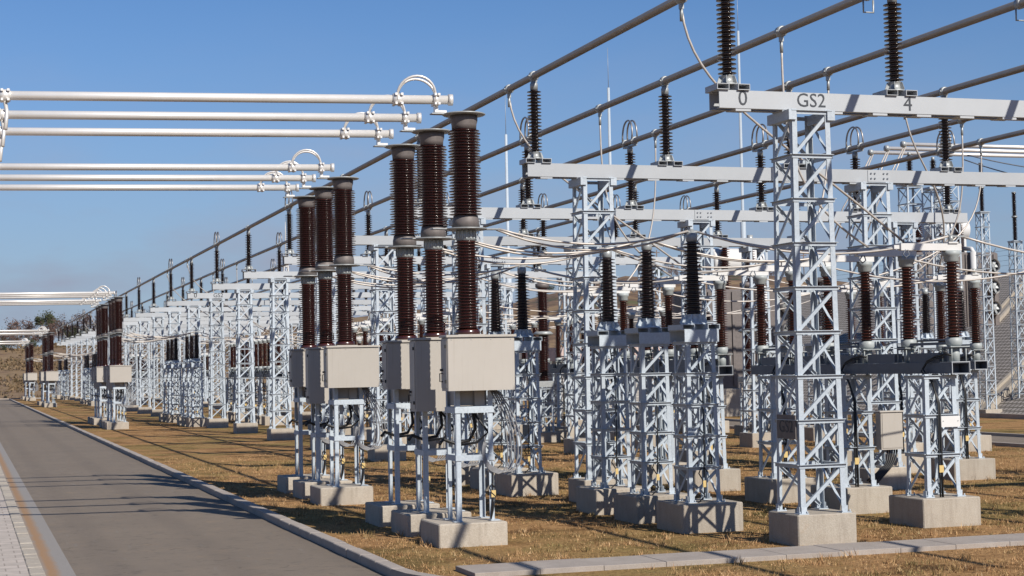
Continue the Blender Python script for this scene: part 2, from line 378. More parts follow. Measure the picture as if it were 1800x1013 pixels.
def sheds(mb, z0, z1, n, rc, rs, seg, rc1=None, alt=None):
    prof = []; rc1 = rc1 or rc; p = (z1-z0)/n
    for i in range(n):
        f = i/n; c = rc+(rc1-rc)*f; s_ = rs+(rc1-rc)*f
        if alt and i % 2: s_ = c+(s_-c)*alt
        z = z0+i*p
        prof += [(c, z), (c, z+p*.34), (s_, z+p*.44), (s_, z+p*.54), (c+(s_-c)*.25, z+p*.74), (c, z+p*.9)]
    prof.append((rc1, z1)); mb.lathe(prof, seg)
def mk_ins(loop):
    r = empty('post_insulator')
    for s in (-1, 1):                                             # hollow cross channels under the base
        mb = MB(); cx = s*.19
        mb.box(cx-.11, cx+.11, -.24, .24, .094, .104); mb.box(cx-.11, cx+.11, -.24, .24, .002, .012)
        mb.box(cx-.11, cx-.10, -.24, .24, .012, .094); mb.box(cx+.10, cx+.11, -.24, .24, .012, .094)
        mb.obj('mounting_bracket', 'steel_pale', r)
    mb = MB(); mb.lathe([(.17, .105), (.17, .125), (.115, .15), (.10, .26), (.115, .27)], 18)
    for i in range(6):
        a = i*PI/3; mb.bar((.16*math.cos(a), .16*math.sin(a), .125), (.115*math.cos(a), .115*math.sin(a), .25), .012, .07, (-math.cos(a), -math.sin(a), 0))
    mb.obj('base_casting', 'galv', r)
    mb = MB(); sheds(mb, .27, 1.66, 18, .078, .158, 20); mb.obj('porcelain', 'porc_dark', r)
    mb = MB(); mb.lathe([(.085, 1.66), (.088, 1.80), (.075, 1.82), (.06, 1.86)], 18); mb.obj('cap', 'galv', r)
    z = ZT-7.54
    for yy in ((-.36, .36) if loop else (0,)):
        mb = MB(); mb.lathe([(.088, yy-.07), (.112, yy-.06), (.112, yy+.06), (.088, yy+.07)], 16, (0, 0, z), 'y')
        mb.box(-.14, .14, yy-.06, yy+.06, z-.015, z+.015)
        if not loop: mb.box(-.07, .07, -.05, .05, 1.85, z-.10)
        mb.obj('tube_clamp', 'galv', r)
    if loop:
        mb = MB(); mb.box(-.055, .055, -.42, .42, z-.15, z-.105); mb.box(-.07, .07, -.05, .05, 1.85, z-.14); mb.obj('cradle', 'galv', r)
        for dx in (-.05, .05):
            mb = MB(); pts = []
            for i in range(17):
                a = PI*i/16; pts.append((dx*(1.6-.4*math.sin(a)), .36*math.cos(a)*(1+.25*math.sin(a)), z+.07+.56*math.sin(a)))
            mb.tube(pts, .026, 6); mb.obj('expansion_loop', 'alu_bus', r)
    return r
PH = ['first', 'second', 'third', 'fourth', 'fifth', 'sixth']
for k in range(NB):
    for j, x in enumerate(PX):
        loop = k >= 2 and k % 2 == 0 and not (k == 2 and j == 0)
        nth = 'nearest' if k == 0 else ORD[k+1]
        place('ins%d' % loop, lambda: mk_ins(loop), (x, Y0+BAY*k, 7.54), f'ribbed dark post insulator on the {nth} cross beam, under the {PH[j]} bus tube', 'insulator', 'post insulators on the cross beams')

# bays that hold circuit breakers, and the wires that leave the tubes there
CBAYS = [0, 1, 7, 8, 14.8, 16, 20, 21.4]
BNAME = {0: 'nearest bay', 1: 'second bay', 7: 'third breaker bay', 8: 'fourth breaker bay', 14.8: 'fifth breaker bay', 16: 'sixth breaker bay', 20: 'seventh breaker bay', 21.4: 'farthest breaker bay'}
DROP_Y = [27.15, 29.5, 33.4]
for j, x in enumerate(PX):
    r = empty('bus_tube', (x, 0, ZT)); tag(r, f'grey aluminium bus tube, {PH[j]} counting from the road, running over all cross beams', 'busbar', 'overhead bus tubes')
    mb = MB(); mb.cyl(.078, 9, 238, ax='y', seg=20); mb.obj('pipe', 'alu_bus', r)
    for k in CBAYS:
        if j >= 3 and k == 0: continue
        mb = MB(); y = DROP_Y[j % 3]+BAY*k
        mb.lathe([(.084, y-.08), (.108, y-.07), (.108, y+.07), (.084, y+.08)], 16, ax='y')
        mb.box(-.13, .13, y-.06, y+.06, -.014, .014); mb.box(-.035, .035, y-.04, y+.04, -.2, -.1)
        mb.obj('wire_clamp', 'galv', r)
    if j in (1, 2):
        mb = MB(); y = 26.15
        mb.lathe([(.084, y-.07), (.106, y-.06), (.106, y+.06), (.084, y+.07)], 16, ax='y')
        mb.tube([(-.10, y, -.1), (-.10, y, -.32), (.10, y, -.32), (.10, y, -.1)], .018, 6); mb.obj('earthing_stirrup', 'galv', r)

# ------------------------------------------------------------------ circuit breaker columns by the road
def mk_cb(tall):
    r = empty('circuit_breaker')                                   # origin on the ground under the porcelain column
    footing(r, 1.22, .38, -.14, .0, 1.22)
    w, d = .33, .30
    for sx in (-1, 1):
        for sy in (-1, 1):
            mb = MB(); x, y = sx*w, sy*d
            mb.bar((x, y-sy*.038, .38), (x, y-sy*.038, 2.62), .075, .012, (1, 0, 0))
            mb.bar((x-sx*.043, y, .38), (x-sx*.043, y, 2.62), .075, .012, (0, 1, 0))
            mb.box(x-.08, x+.08, y-.08, y+.08, .381, .396)
            mb.obj('leg', 'steel', r)
    for z in (1.42, 2.24):
        mb = MB(); mb.box(-w-.02, w+.02, -d-.024, -d-.012, z, z+.1); mb.box(-w-.02, w+.02, d+.012, d+.024, z, z+.1)
        for q in (-1, 1): mb.box(q*(w+.014)-.006, q*(w+.014)+.006, -d-.013, d+.013, z, z+.1)
        if z > 2: mb.box(-w, w, -d-.013, d+.013, z+.1, z+.112)
        mb.obj('brace', 'steel', r)
    mb = MB(); mb.cham(-.28, .26, -.20, .24, 2.37, 3.3, .012); mb.box(-.24, .24, -.24, .26, 3.3, 3.6); mb.obj('mechanism_housing', 'beige', r)
    mb = MB(); mb.box(.02, .2, -.275, -.205, 2.3, 2.63); mb.obj('terminal_box', 'beige', r)
    z0 = 2.63 if not tall else 2.24; x0, x1, y0, y1, z1 = -.56, .64, -.66, -.26, 3.57
    cab = empty('cabinet'); cab.parent = r
    mb = MB(); mb.cham(x0, x1, y0, y1, z0, z1-.03, .012); mb.obj('cabinet_body', 'beige', cab)
    mb = MB(); mb.cham(x0-.03, x1+.03, y0-.03, y1+.03, z1-.028, z1+.012, .01); mb.obj('cabinet_lid', 'beige', cab)
    mb = MB(); mb.box(x0-.012, x0-.002, y0+.035, y1-.02, z0+.05, z1-.08)
    mb.obj('cabinet_door', 'beige', cab)
    mb = MB()
    for z in (z0+.16, z1-.18): mb.box(x0-.035, x0-.012, y0+.05, y0+.085, z-.03, z+.03)
    mb.tube([(x0-.015, y1-.1, z0+.16), (x0-.06, y1-.1, z0+.16), (x0-.06, y1-.1, z0+.30), (x0-.015, y1-.1, z0+.30)], .011, 6); mb.box(x0-.05, x0-.012, y1-.13, y1-.07, z0+.34, z0+.38)
    mb.obj('handle', 'rubber', cab)
    mb = MB()
    for z in (z0+.05, z1-.1):
        for i in range(4): mb.cyl(.008, y0-.006, y0+.001, (x0+.07+i*(x1-x0-.14)/3, 0, z1-.07), 'y', 6)
    mb.obj('screw_set', 'galv', cab)
    mb = MB(); mb.lathe([(.22, 3.58), (.22, 3.66), (.185, 3.70)], 24); mb.obj('foot_flange', 'porc', r)
    mb = MB(); sheds(mb, 3.70, 5.24, 30, .158, .232, 28, alt=.82); mb.obj('lower_insulator', 'porc', r)
    mb = MB(); mb.lathe([(.17, 5.24), (.17, 5.42)], 24)
    for i in range(14):
        a = i*PI/7; mb.box(.172*math.cos(a)-.012, .172*math.cos(a)+.012, .172*math.sin(a)-.012, .172*math.sin(a)+.012, 5.27, 5.41)
    mb.obj('collar', 'cap_grey', r)
    mb = MB(); mb.lathe([(.10, 5.425), (.36, 5.43), (.38, 5.445), (.36, 5.46), (.10, 5.465)], 30)
    mb.box(-.62, -.36, -.09, .09, 5.438, 5.458); mb.box(.36, .60, -.09, .09, 5.438, 5.458); mb.obj('terminal_plate', 'galv', r)
    mb = MB(); mb.lathe([(.235, 5.467), (.235, 5.58), (.225, 5.62), (.215, 5.68)], 24); mb.obj('mid_flange', 'cast', r)
    mb = MB(); sheds(mb, 5.68, 7.2, 30, .198, .288, 28, alt=.82); mb.obj('upper_insulator', 'porc', r)
    mb = MB(); mb.lathe([(.215, 7.2), (.22, 7.28), (.24, 7.36), (.24, 7.44)], 24); mb.obj('top_flange', 'cast', r)
    mb = MB(); mb.lathe([(.10, 7.442), (.36, 7.45), (.385, 7.465), (.365, 7.48), (.2, 7.5), (.05, 7.51)], 30); mb.box(-.60, -.35, -.08, .08, 7.456, 7.474); mb.obj('top_plate', 'galv', r)
    rs = random.Random(3)
    for i in range(5):
        mb = MB(); o = .045*i; w_ = rs.uniform(-.03, .03)
        mb.tube(bez([(.30+o*.6, -.3, 2.63), (.62+o*1.6+w_, -.34, 2.1), (.70+o*1.8, -.36+w_, 1.2-o), (.40+.3*o, -.34, 1.18+o*.3)], 14)
                +bez([(.38+.3*o, -.34, 1.19+o*.3), (.14+.2*o, -.33, 1.24+o*.4), (.08+o*.2, -.31, 1.55), (.17+o*.3, -.3, 1.72-w_)], 10), .013, 7)
        mb.obj('hanging_cable', 'grey_cable', r)
    mb = MB(); mb.tube([(.30, -.2, 2.3), (.29, -.24, 1.7), (.31, -.33, 1.2), (.30, -.34, .75), (.26, -.34, .42)], .014, 6)
    mb.tube([(.33, -.34, .95), (.28, -.36, 1.02), (.24, -.35, .95), (.27, -.35, .86), (.34, -.35, .8), (.30, -.34, .55), (.24, -.4, .41)], .011, 6)
    mb.tube([(.1, .1, 2.3), (.15, .15, 1.95), (.05, .2, 1.75), (-.2, .25, 1.7), (-.42, .2, 1.78), (-.5, .15, 1.7)], .03, 8)
    mb.tube([(.0, -.1, 2.3), (.28, -.2, 1.9), (.1, -.1, 1.72), (-.2, .0, 1.68)], .022, 8)
    mb.obj('control_cable', 'rubber', r)
    mb = MB(); mb.box(.27, .35, -.352, -.342, .78, .90); mb.obj('cable_tag', 'yellow', r)
    return r
TUBE_DIR = Vector((-math.cos(.132), math.sin(.132), 0))
def mk_htube():
    r = empty('line_tube')                                        # origin at the end cap over the column
    L = 11.5 
    mb = MB(); D = TUBE_DIR
    mb.tube([D*0, D*L], .078, 20); mb.obj('pipe', 'alu', r)
    mb = MB(); mb.tube([D*-.02, D*.06], .1, 20); mb.obj('end_cap', 'alu', r)
    mb = MB()
    for s, hw_ in ((.28, .05), (.95, .085), (7.55, .085)):
        p = D*s; mb.tube([p-D*hw_, p+D*hw_], .104, 18)
        for dy in (-.6, .6):
            q = p+D*hw_*dy; mb.box(q.x-.02, q.x+.02, q.y-.135, q.y+.135, q.z+.06, q.z+.1); mb.box(q.x-.02, q.x+.02, q.y-.135, q.y+.135, q.z-.1, q.z-.06)
    p = D*.28; mb.box(p.x-.03, p.x+.18, p.y-.06, p.y+.06, -.23, -.19); mb.box(p.x-.03, p.x+.03, p.y-.05, p.y+.05, -.22, -.08)
    mb.obj('tube_clamp', 'alu', r)
    mb = MB()
    for dy in (-.05, .05):
        mb = MB(); pts = []
        for i in range(15):
            a = PI*i/14; c = .615+.335*math.cos(a)
            pts.append((D.x*c+dy*.5, D.y*c+dy*1.6*(1+math.sin(a)), .06+.33*math.sin(a)))
        mb.tube([(pts[0][0], pts[0][1], -.02)]+pts+[(pts[-1][0]+.02, pts[-1][1], -.14)], .024, 7); mb.obj('flexible_link', 'alu', r)
    mb = MB(); q = D*7.55
    mb.tube([(q.x, q.y, -.08), (q.x+.03, q.y-.1, -.3), (q.x, q.y-.2, -.6)], .035, 7)
    mb.obj('hanging_link', 'alu', r)
    return r
XC = 8.37
def cby(k, i): return 28.13+BAY*k+2.15*i
CN = ['front', 'middle', 'rear']
for k in CBAYS:
    for i in range(3):
        y = cby(k, i)
        det = ', its tall cabinet in shade' if i == 1 and k == 0 else (' with a tall cabinet' if i == 1 else (' with sunlit beige cabinet' if i == 0 else ''))
        place('cb%d' % (i == 1), lambda: mk_cb(i == 1), (XC, y, 0), f'{CN[i]} brown breaker column by the kerb in the {BNAME[k]}{det}', 'circuit breaker', 'circuit breaker columns along the road')
        place('htube', mk_htube, (XC-.22, y-.0, 7.72), f'bright tube over the road to the {CN[i]} breaker column of the {BNAME[k]}', 'busbar', 'bright tubes crossing over the road')

# ------------------------------------------------------------------ current transformer posts (row behind the breakers)
def mk_post():
    r = empty('support_tower')
    mb = MB(); lattice(mb, .62, .56, .5, 3.45, 5, .075, .05); mb.obj('lattice', 'steel', r)
    for b_ in base_plates(.62, .5, .075): b_.obj('base_plate', 'steel', r)
    mb = MB(); mb.box(-.34, .34, -.345, -.333, 3.41, 3.62); mb.box(-.34, .34, .333, .345, 3.41, 3.62)
    mb.box(-.34, .34, -.345, .345, 3.6195, 3.634); mb.obj('head_frame', 'steel', r)
    mb = MB(); mb.tube([(.02, -.4, 1.05), (-.03, -.4, 1.12), (-.11, -.4, 1.12), (-.15, -.4, 1.03), (-.1, -.4, .95), (-.04, -.39, .86), (-.05, -.39, .6), (-.15, -.35, .5)], .012, 6)
    mb.tube([(-.04, -.38, .95), (-.02, -.38, 1.8), (.05, -.2, 2.6), (.02, 0, 3.4)], .012, 6); mb.obj('earth_cable', 'rubber', r)
    mb = MB(); mb.box(-.07, -.01, -.405, -.39, .78, .9); mb.obj('cable_tag', 'yellow', r)
    footing(r, 1.2, .5, .02); return r
def mk_ct():
    r = empty('current_transformer')
    mb = MB()
    for s in (-1, 1):
        cx = s*.25
        mb.box(cx-.12, cx+.12, -.34, .34, .086, .096); mb.box(cx-.12, cx+.12, -.34, .34, .001, .011); mb.box(cx-.12, cx-.11, -.34, .34, .011, .086); mb.box(cx+.11, cx+.12, -.34, .34, .011, .086)
    mb.obj('mounting_channel', 'steel', r)
    mb = MB(); mb.lathe([(.24, .097), (.24, .115), (.16, .15), (.135, .28), (.15, .29)], 20)
    for i in range(8):
        a = i*PI/4+.2; mb.bar((.22*math.cos(a), .22*math.sin(a), .115), (.15*math.cos(a), .15*math.sin(a), .27), .014, .09, (-math.cos(a), -math.sin(a), 0))
    mb.obj('base_casting', 'steel', r)
    mb = MB(); sheds(mb, .29, 1.62, 19, .125, .205, 22, .09); mb.obj('porcelain', 'porc_dark', r)
    mb = MB(); mb.lathe([(.085, 1.62), (.105, 1.64), (.105, 1.78), (.06, 1.80), (.04, 1.86)], 20); mb.box(-.12, .12, -.03, .03, 1.80, 1.83); mb.obj('terminal_cap', 'galv', r)
    return r
XP = 12.77
for k in CBAYS:
    for i in range(3):
        y = 28.33+BAY*k+2.15*i
        place('post', mk_post, (XP, y, 0), f'{CN[i]} short lattice stand between breakers and bus in the {BNAME[k]}', 'lattice stand', 'short lattice stands of the post row')
        place('ct', mk_ct, (XP, y, 3.635), f'black ribbed post on the {CN[i]} short lattice stand of the {BNAME[k]}', 'insulator', 'ribbed posts on the short stands')

# ------------------------------------------------------------------ disconnectors on dark channels running away from the camera
def mk_dsup():
    r = empty('support_tower')
    mb = MB(); lattice(mb, .70, .64, .5, 2.74, 3, .085, .055); mb.obj('lattice', 'steel', r)
    for b_ in base_plates(.70, .5, .085): b_.obj('base_plate', 'steel', r)
    mb = MB(); mb.tube([(-.05, -.38, .5), (-.05, -.38, 1.2), (-.06, -.38, 2.2), (-.1, -.2, 2.6), (.03, .30, 2.82), (.045, .15, 2.98), (.045, -.15, 3.07), (.05, -.45, 3.10), (.12, -.55, 3.08)], .022, 7)
    mb.tube([(-.1, -.38, .5), (-.1, -.38, 1.2), (-.09, -.38, 2.2), (-.12, -.25, 2.62), (.03, .36, 2.78), (.04, .2, 2.93), (.045, -.1, 3.02), (.05, -.4, 3.05)], .016, 6); mb.obj('control_cable', 'rubber', r)
    mb = MB(); mb.box(-.12, -.03, -.41, -.395, .95, 1.08); mb.obj('cable_tag', 'yellow', r)
    footing(r, 1.2, .5); return r
def mk_channel():
    r = empty('channel_beam'); mb = MB(); L = 8.2; t = .012      # wide hollow channel, open at the near end
    mb.box(-.18, .18, 0, L, 2.745, 2.757); mb.box(-.18, .18, 0, L, 2.933, 2.945)
    mb.box(-.18, -.168, 0, L, 2.757, 2.933); mb.box(.168, .18, 0, L, 2.757, 2.933); mb.box(-.16, .16, .3, .31, 2.757, 2.933)
    mb.obj('channel', 'dark_steel', r)
    mb = MB(); mb.box(-.19, .19, -.012, -.001, 2.73, 2.743); mb.box(-.19, .19, -.012, -.001, 2.947, 2.96); mb.box(-.19, -.178, -.012, -.001, 2.743, 2.947); mb.box(.178, .19, -.012, -.001, 2.743, 2.947)
    mb.obj('end_rim', 'steel_pale', r)
    for i in range(6):
        a = .2+1.56*i+.27; b = min(a+1.02, L)
        if b-a > .2: mb = MB(); mb.box(-.15, .02, a, b, 2.947, 3.13); mb.obj('drive_housing', 'dark_steel', r)
    return r
def mk_disc():
    r = empty('disconnector')                                     # two posts 1.55 m apart along Y, arms swung open towards -X
    mb = MB(); mb.box(-.05, .05, .1, 1.45, .33, .38); mb.cyl(.02, .0, 1.55, (.17, 0, .42), 'y', 8); mb.obj('drive_rod', 'dark_steel', r)
    for n, y in enumerate((0, 1.55)):
        mb = MB()
        mb.box(-.19, .19, y-.19, y+.19, .002, .016); mb.cyl(.10, .016, .27, (0, y, 0))
        for sx in (-1, 1):
            for sy in (-1, 1): mb.cyl(.014, .016, .30, (sx*.15, y+sy*.15, 0), seg=6)
        mb.box(-.2, .2, y-.2, y+.2, .28, .296); mb.lathe([(.12, .297), (.15, .34), (.15, .45), (.125, .46)], 20, (0, y, 0)); mb.obj('pivot_base', 'cap_grey', r)
        mb = MB(); prof = MB(); sheds(prof, .46, 1.84, 24, .098, .172, 22, .085)
        mb.v = [(a, b+y, c) for a, b, c in prof.v]; mb.f = prof.f; mb.sm = prof.sm; mb.obj('porcelain', 'porc_red', r)
        mb = MB(); mb.lathe([(.11, 1.84), (.135, 1.86), (.135, 1.95), (.16, 1.97), (.16, 2.05)], 20, (0, y, 0)); mb.obj('rotating_cap', 'cap_grey', r)
        mb = MB(); mb.box(-1.08, .18, y-.07, y+.07, 2.052, 2.18); mb.box(-1.2, -1.08, y-.03, y+.03, 2.08, 2.15)
        mb.box(-.1, .1, y-.1, y+.1, 2.181, 2.21); mb.obj('arm', 'white', r)
        mb = MB(); mb.cyl(.05, 2.211, 2.34, (0, y, 0)); mb.box(.0, .28, y-.045, y+.045, 2.30, 2.325); mb.obj('terminal', 'galv', r)
        mb = MB(); mb.tube([(-1.0, y-.09, 2.06), (-1.06, y-.09, 1.98), (-1.0, y-.09, 1.92), (-.93, y-.09, 1.97), (-.96, y-.09, 2.06)], .012, 6); mb.obj('arcing_horn', 'dark_steel', r)
    return r
DX = [17.25, 24.3]
EXTRA = {3: 'third bay from the front', 4: 'fourth bay from the front', 5: 'fifth bay from the front'}
for k in CBAYS+list(EXTRA):
    BN = {**BNAME, **EXTRA}
    for b, x in enumerate(DX):
        if b == 1 and k == 0: continue
        side = 'left of the two' if b == 0 else 'right of the two'
        row = 'left' if b == 0 else 'right'
        if k == 0: row = 'only'
        for i in range(3):
            y = 27.15+BAY*k+3.05*i
            place('dsup', mk_dsup, (x-.27, y, 0), f'{CN[i]} lattice support of the {row} dark channel in the {BN[k]}', 'lattice stand', 'lattice supports of the dark channels')
            place('disc', mk_disc, (x, 26.75+BAY*k+3.12*i, 2.945), f'{CN[i]} open disconnector with white arms, {row} dark channel of the {BN[k]}', 'disconnector', 'open disconnectors')
        place('channel', mk_channel, (x, 26.55+BAY*k, 0), f'dark hollow channel, the {row} one in the {BN[k]}, carrying brown insulators', 'steel beam', 'dark channels under the disconnectors')

# ------------------------------------------------------------------ conductors
def sag(a, b, s, n=14, side=0):
    a, b = Vector(a), Vector(b); return [a.lerp(b, i/n)+Vector((0, side*math.sin(PI*i/n), -s*4*(i/n)*(1-i/n))) for i in range(n+1)]
rr = random.Random(11)
for k in CBAYS:
    for i in range(3):
        y, yp = cby(k, i), 28.33+BAY*k+2.15*i
        yd = 26.75+BAY*k+3.12*i
        mb = MB()
        for dy, s in ((-.07, .22+.08*rr.random()), (.07, .30+.1*rr.random())):
            mb.tube(sag((XC+.58, y+dy, 5.45), (XP-.08, yp+dy*.4, 5.46), s), .021, 7)
        tag(mb.obj('conductor', 'wire'), f'pair of slack wires from the {CN[i]} breaker column to its black post, {BNAME[k]}', 'cable', 'slack wires between breakers and posts')
        mb = MB()
        mb.tube(sag((XP+.08, yp, 5.46), (DX[0]-.02, yd, 5.27), .28+.1*rr.random()), .021, 7)
        mb.tube(sag((XP+.08, yp+.05, 5.46), (DX[0]+.1, yd+1.55, 5.27), .16+.2*rr.random()), .021, 7)
        tag(mb.obj('conductor', 'wire'), f'slack wires from the {CN[i]} black post to the left disconnector arms, {BNAME[k]}', 'cable', 'slack wires between posts and disconnectors')
        if k != 0:
            mb = MB(); mb.tube(sag((DX[0]+.25, yd, 5.26), (DX[1]-.02, yd, 5.27), .35+.2*rr.random()), .021, 7)
            tag(mb.obj('conductor', 'wire'), f'slack wire between left and right {CN[i]} disconnectors of the {BNAME[k]}', 'cable', 'slack wires between disconnectors')
        elif i < 3:
            mb = MB(); mb.tube(sag((DX[0]+.25, yd, 5.26), (24.3, yd+.3, 5.2), .35+.15*rr.random()), .021, 7)
            tag(mb.obj('conductor', 'wire'), f'slack wire leaving the {CN[i]} disconnector of the {BNAME[k]} towards the right', 'cable', 'slack wires between disconnectors')
        for b in (0, 1):
            if b == 1 and k == 0: continue
            x = PX[3*b+i]; ya = DROP_Y[i]+BAY*k
            tx, ty = DX[b]+(.1 if i else -.05), yd+1.55*(i == 0)
            mb = MB()
            if i == 0: pts = bez([(x, ya, ZT-.18), (x+.15, ya, ZT-1.7), (x+1.7, ya+.2, ZT-2.2), (tx, ty, 5.29)])
            elif i == 1: pts = bez([(x, ya, ZT-.18), (x, ya, ZT-2.2), (x+.1, ya+.1, 6.3), (tx, ty, 5.29)])
            else: pts = bez([(x, ya, ZT-.18), (x, ya, ZT-2.0), (x-.1, ya, 6.2), (tx, ty, 5.29)])
            mb.tube(pts, .024, 8)
            o = mb.obj('drop_wire', 'wire'); g = MB(); g.cyl(.034, ZT-.42, ZT-.16, (x, ya, 0), seg=10); g.obj('wire_socket', 'galv', o)
            tag(o, f'wire dropping from the {PH[3*b+i]} bus tube to the disconnectors of the {BNAME[k]}', 'cable', 'drop wires from the bus tubes')

for k in EXTRA:
    for i in range(3):
        yd = 26.75+BAY*k+3.12*i
        mb = MB(); mb.tube(sag((DX[0]+.25, yd, 5.26), (DX[1]-.02, yd, 5.27), .3+.2*rr.random()), .021, 7); mb.tube(sag((DX[1]+.1, yd, 5.27), (31.4, 28.33+BAY*k+2.15*i, 5.46), .3+.2*rr.random()), .021, 7)
        tag(mb.obj('conductor', 'wire'), f'slack wires joining the {CN[i]} disconnectors to the right row, {EXTRA[k]}', 'cable', 'slack wires between disconnectors')
for k in [2]+list(EXTRA):
    for i in range(3):
        y = 28.33+BAY*k+2.15*i; nm = EXTRA.get(k, 'second gap from the front')
        place('post', mk_post, (31.4, y, 0), f'{CN[i]} lattice stand of the right row, {nm}', 'lattice stand', 'short lattice stands of the right row')
        place('ct', mk_ct, (31.4, y, 3.635), f'{CN[i]} black ribbed post of the right row, {nm}', 'insulator', 'ribbed posts of the right row')

# small fittings on the near towers
t = empty('mechanism_cabinet', (20.55, 34.8, 0)); tag(t, 'light grey operating cabinet mounted low on a lattice tower, black cables below', 'cabinet')
mb = MB(); mb.cham(-.29, .29, -.24, .0, .93, 1.80, .012); mb.obj('cabinet_body', 'beige', t)
mb = MB(); mb.box(-.25, .27, -.252, -.242, .97, 1.76); mb.obj('cabinet_door', 'beige', t)
mb = MB(); mb.cham(-.32, .32, -.27, .03, 1.802, 1.835, .01); mb.obj('cabinet_lid', 'beige', t)
mb = MB()
for i in range(5):
    mb.tube(bez([(-.05+.06*i, -.1, .93), (-.05+.06*i, -.1, .6), (-.2+.03*i, -.3, .55), (-.75+.05*i, -.35, .25-.03*i)]), .022, 7)
mb.obj('control_cable', 'rubber', t)
t = empty('notice_plate', (16.98, 26.78, 1.9)); tag(t, 'blank white notice plate fixed across a lattice support near the right edge', 'sign')
mb = MB(); mb.cham(-.05, .36, -.02, 0, -.13, .07, .004); mb.obj('plate', 'white', t)
mb = MB(); mb.cyl(.01, -.03, -.02, (0, 0, -.02), 'y', 6); mb.cyl(.01, -.03, -.02, (.31, 0, -.02), 'y', 6); mb.obj('screw_set', 'galv', t)
t = empty('sign_plate', (13.07, 25.35, 1.93)); tag(t, 'dark plate marked GS2 on the shaded left side of the nearest tower', 'sign')
mb = MB(); mb.box(-.02, -.005, -.36, .30, -.2, .2); mb.obj('plate', 'cast', t)
text_obj('GS2', t, (-.023, -.03, 0), .3, (PI/2, 0, -PI/2))

# ------------------------------------------------------------------ right background: transformers, tall towers, embankment
def mk_transformer(nf):
    r = empty('power_transformer')
    mb = MB(); mb.cham(-2.2, 2.2, -1.3, 1.3, .8, 4.6, .06)
    for i in range(9): mb.box(-2.1+i*.5, -2.0+i*.5, -1.36, -1.302, .9, 4.5)
    mb.obj('tank', 'cast', r)
    mb = MB(); mb.cham(-2.3, 2.3, -1.4, 1.4, -.3, .79, .03); mb.obj('plinth', 'concrete', r)
    mb = MB(); mb.lathe([(.1, -1.1), (.5, -1.08), (.52, -1.0), (.52, 1.0), (.5, 1.08), (.1, 1.1)], 28, (.2, .0, 5.75), 'x')
    for x in (-.8, 1.1): mb.box(x-.06, x+.06, -.3, .3, 4.6, 5.3)
    mb.obj('conservator', 'white', r)
    for i in range(nf):
        f = MB(); z = 3.95-.98*i; f.lathe([(.33, -1.62), (.33, -1.4), (.295, -1.4), (.295, -1.62)], 24, (1.75, 0, z), 'y', caps=False)
        fo = f.obj('fan', 'white', r)
        f = MB()
        for q in range(6):
            a = q*PI/3; f.bar((1.75+.08*math.cos(a), -1.5, z+.08*math.sin(a)), (1.75+.28*math.cos(a), -1.5, z+.28*math.sin(a)), .13, .01, (.3*math.sin(a), 1, -.3*math.cos(a)))
        f.cyl(.09, -1.56, -1.42, (1.75, 0, z), 'y'); f.obj('fan_blade', 'galv', fo)
        f = MB(); f.cyl(.31, -1.40, -1.38, (1.75, 0, z), 'y', 20); f.obj('fan_backing', 'fan_dark', fo)
    for i in range(3):
        x = -1.6+1.1*i
        mb = MB(); q = MB(); sheds(q, 4.62, 6.4, 20, .13, .24, 18, .09)
        mb.v = [(a+x, b-.6, c) for a, b, c in q.v]; mb.f = q.f; mb.sm = q.sm; b_ = mb.obj('bushing', 'porc_red', r)
        mb = MB(); mb.cyl(.12, 6.4, 6.75, (x, -.6, 0)); mb.obj('bushing_cap', 'galv', b_)
    mb = MB(); mb.cyl(.16, 1.2, 4.6, (.7, -1.56, 0)); mb.tube([(.7, -1.56, 4.55), (.7, -1.4, 4.75), (.7, -.8, 4.8)], .1); mb.obj('pipework', 'white', r)
    return r
for n, (x, y, z, nf, lb) in enumerate([(43.0, 90, 1.5, 2, 'pale grey transformer with fat white oil drum, seen left of the nearest tower'), (61.2, 96, 1.4, 3, 'pale transformer with three round fans, right of the brown disconnectors')]):
    o = mk_transformer(nf); o.location = (x, y, .4 if n == 0 else 3.5); o.scale = (z, z, z); tag(o, lb, 'transformer')

def mk_tall(h, top):
    r = empty('arrester_tower')
    mb = MB(); lattice(mb, .62, .5, .4, h, max(6, int(h/.75)), .06, .04); mb.obj('lattice', 'steel', r)
    footing(r, 1.0, .4)
    mb = MB(); mb.box(-.3, .3, -.3, .3, h+.001, h+.03); mb.obj('head_plate', 'steel', r)
    mb = MB(); sheds(mb, h+.03, h+1.25, 18, .085, .14, 14); mb.obj('lower_insulator', 'porc_dark', r)
    mb = MB(); mb.cyl(.15, h+1.25, h+1.33); mb.cyl(.11, h+1.33+1.2, h+1.33+1.26); mb.obj('collar', 'galv', r)
    mb = MB(); sheds(mb, h+1.33, h+2.53, 18, .08, .13, 14); mb.obj('upper_insulator', 'porc_dark', r)
    return r
for n, (x, y, h, lb) in enumerate([(50.3, 75, 10.6, 'tall lattice tower topped by a black rod insulator, left of the last one'), (52.25, 75, 9.1, 'rightmost tall lattice tower with a black rod insulator on top')]):
    o = mk_tall(h, 2.5); o.location = (x, y, 0); tag(o, lb, 'lattice tower', 'arrester towers at the right')
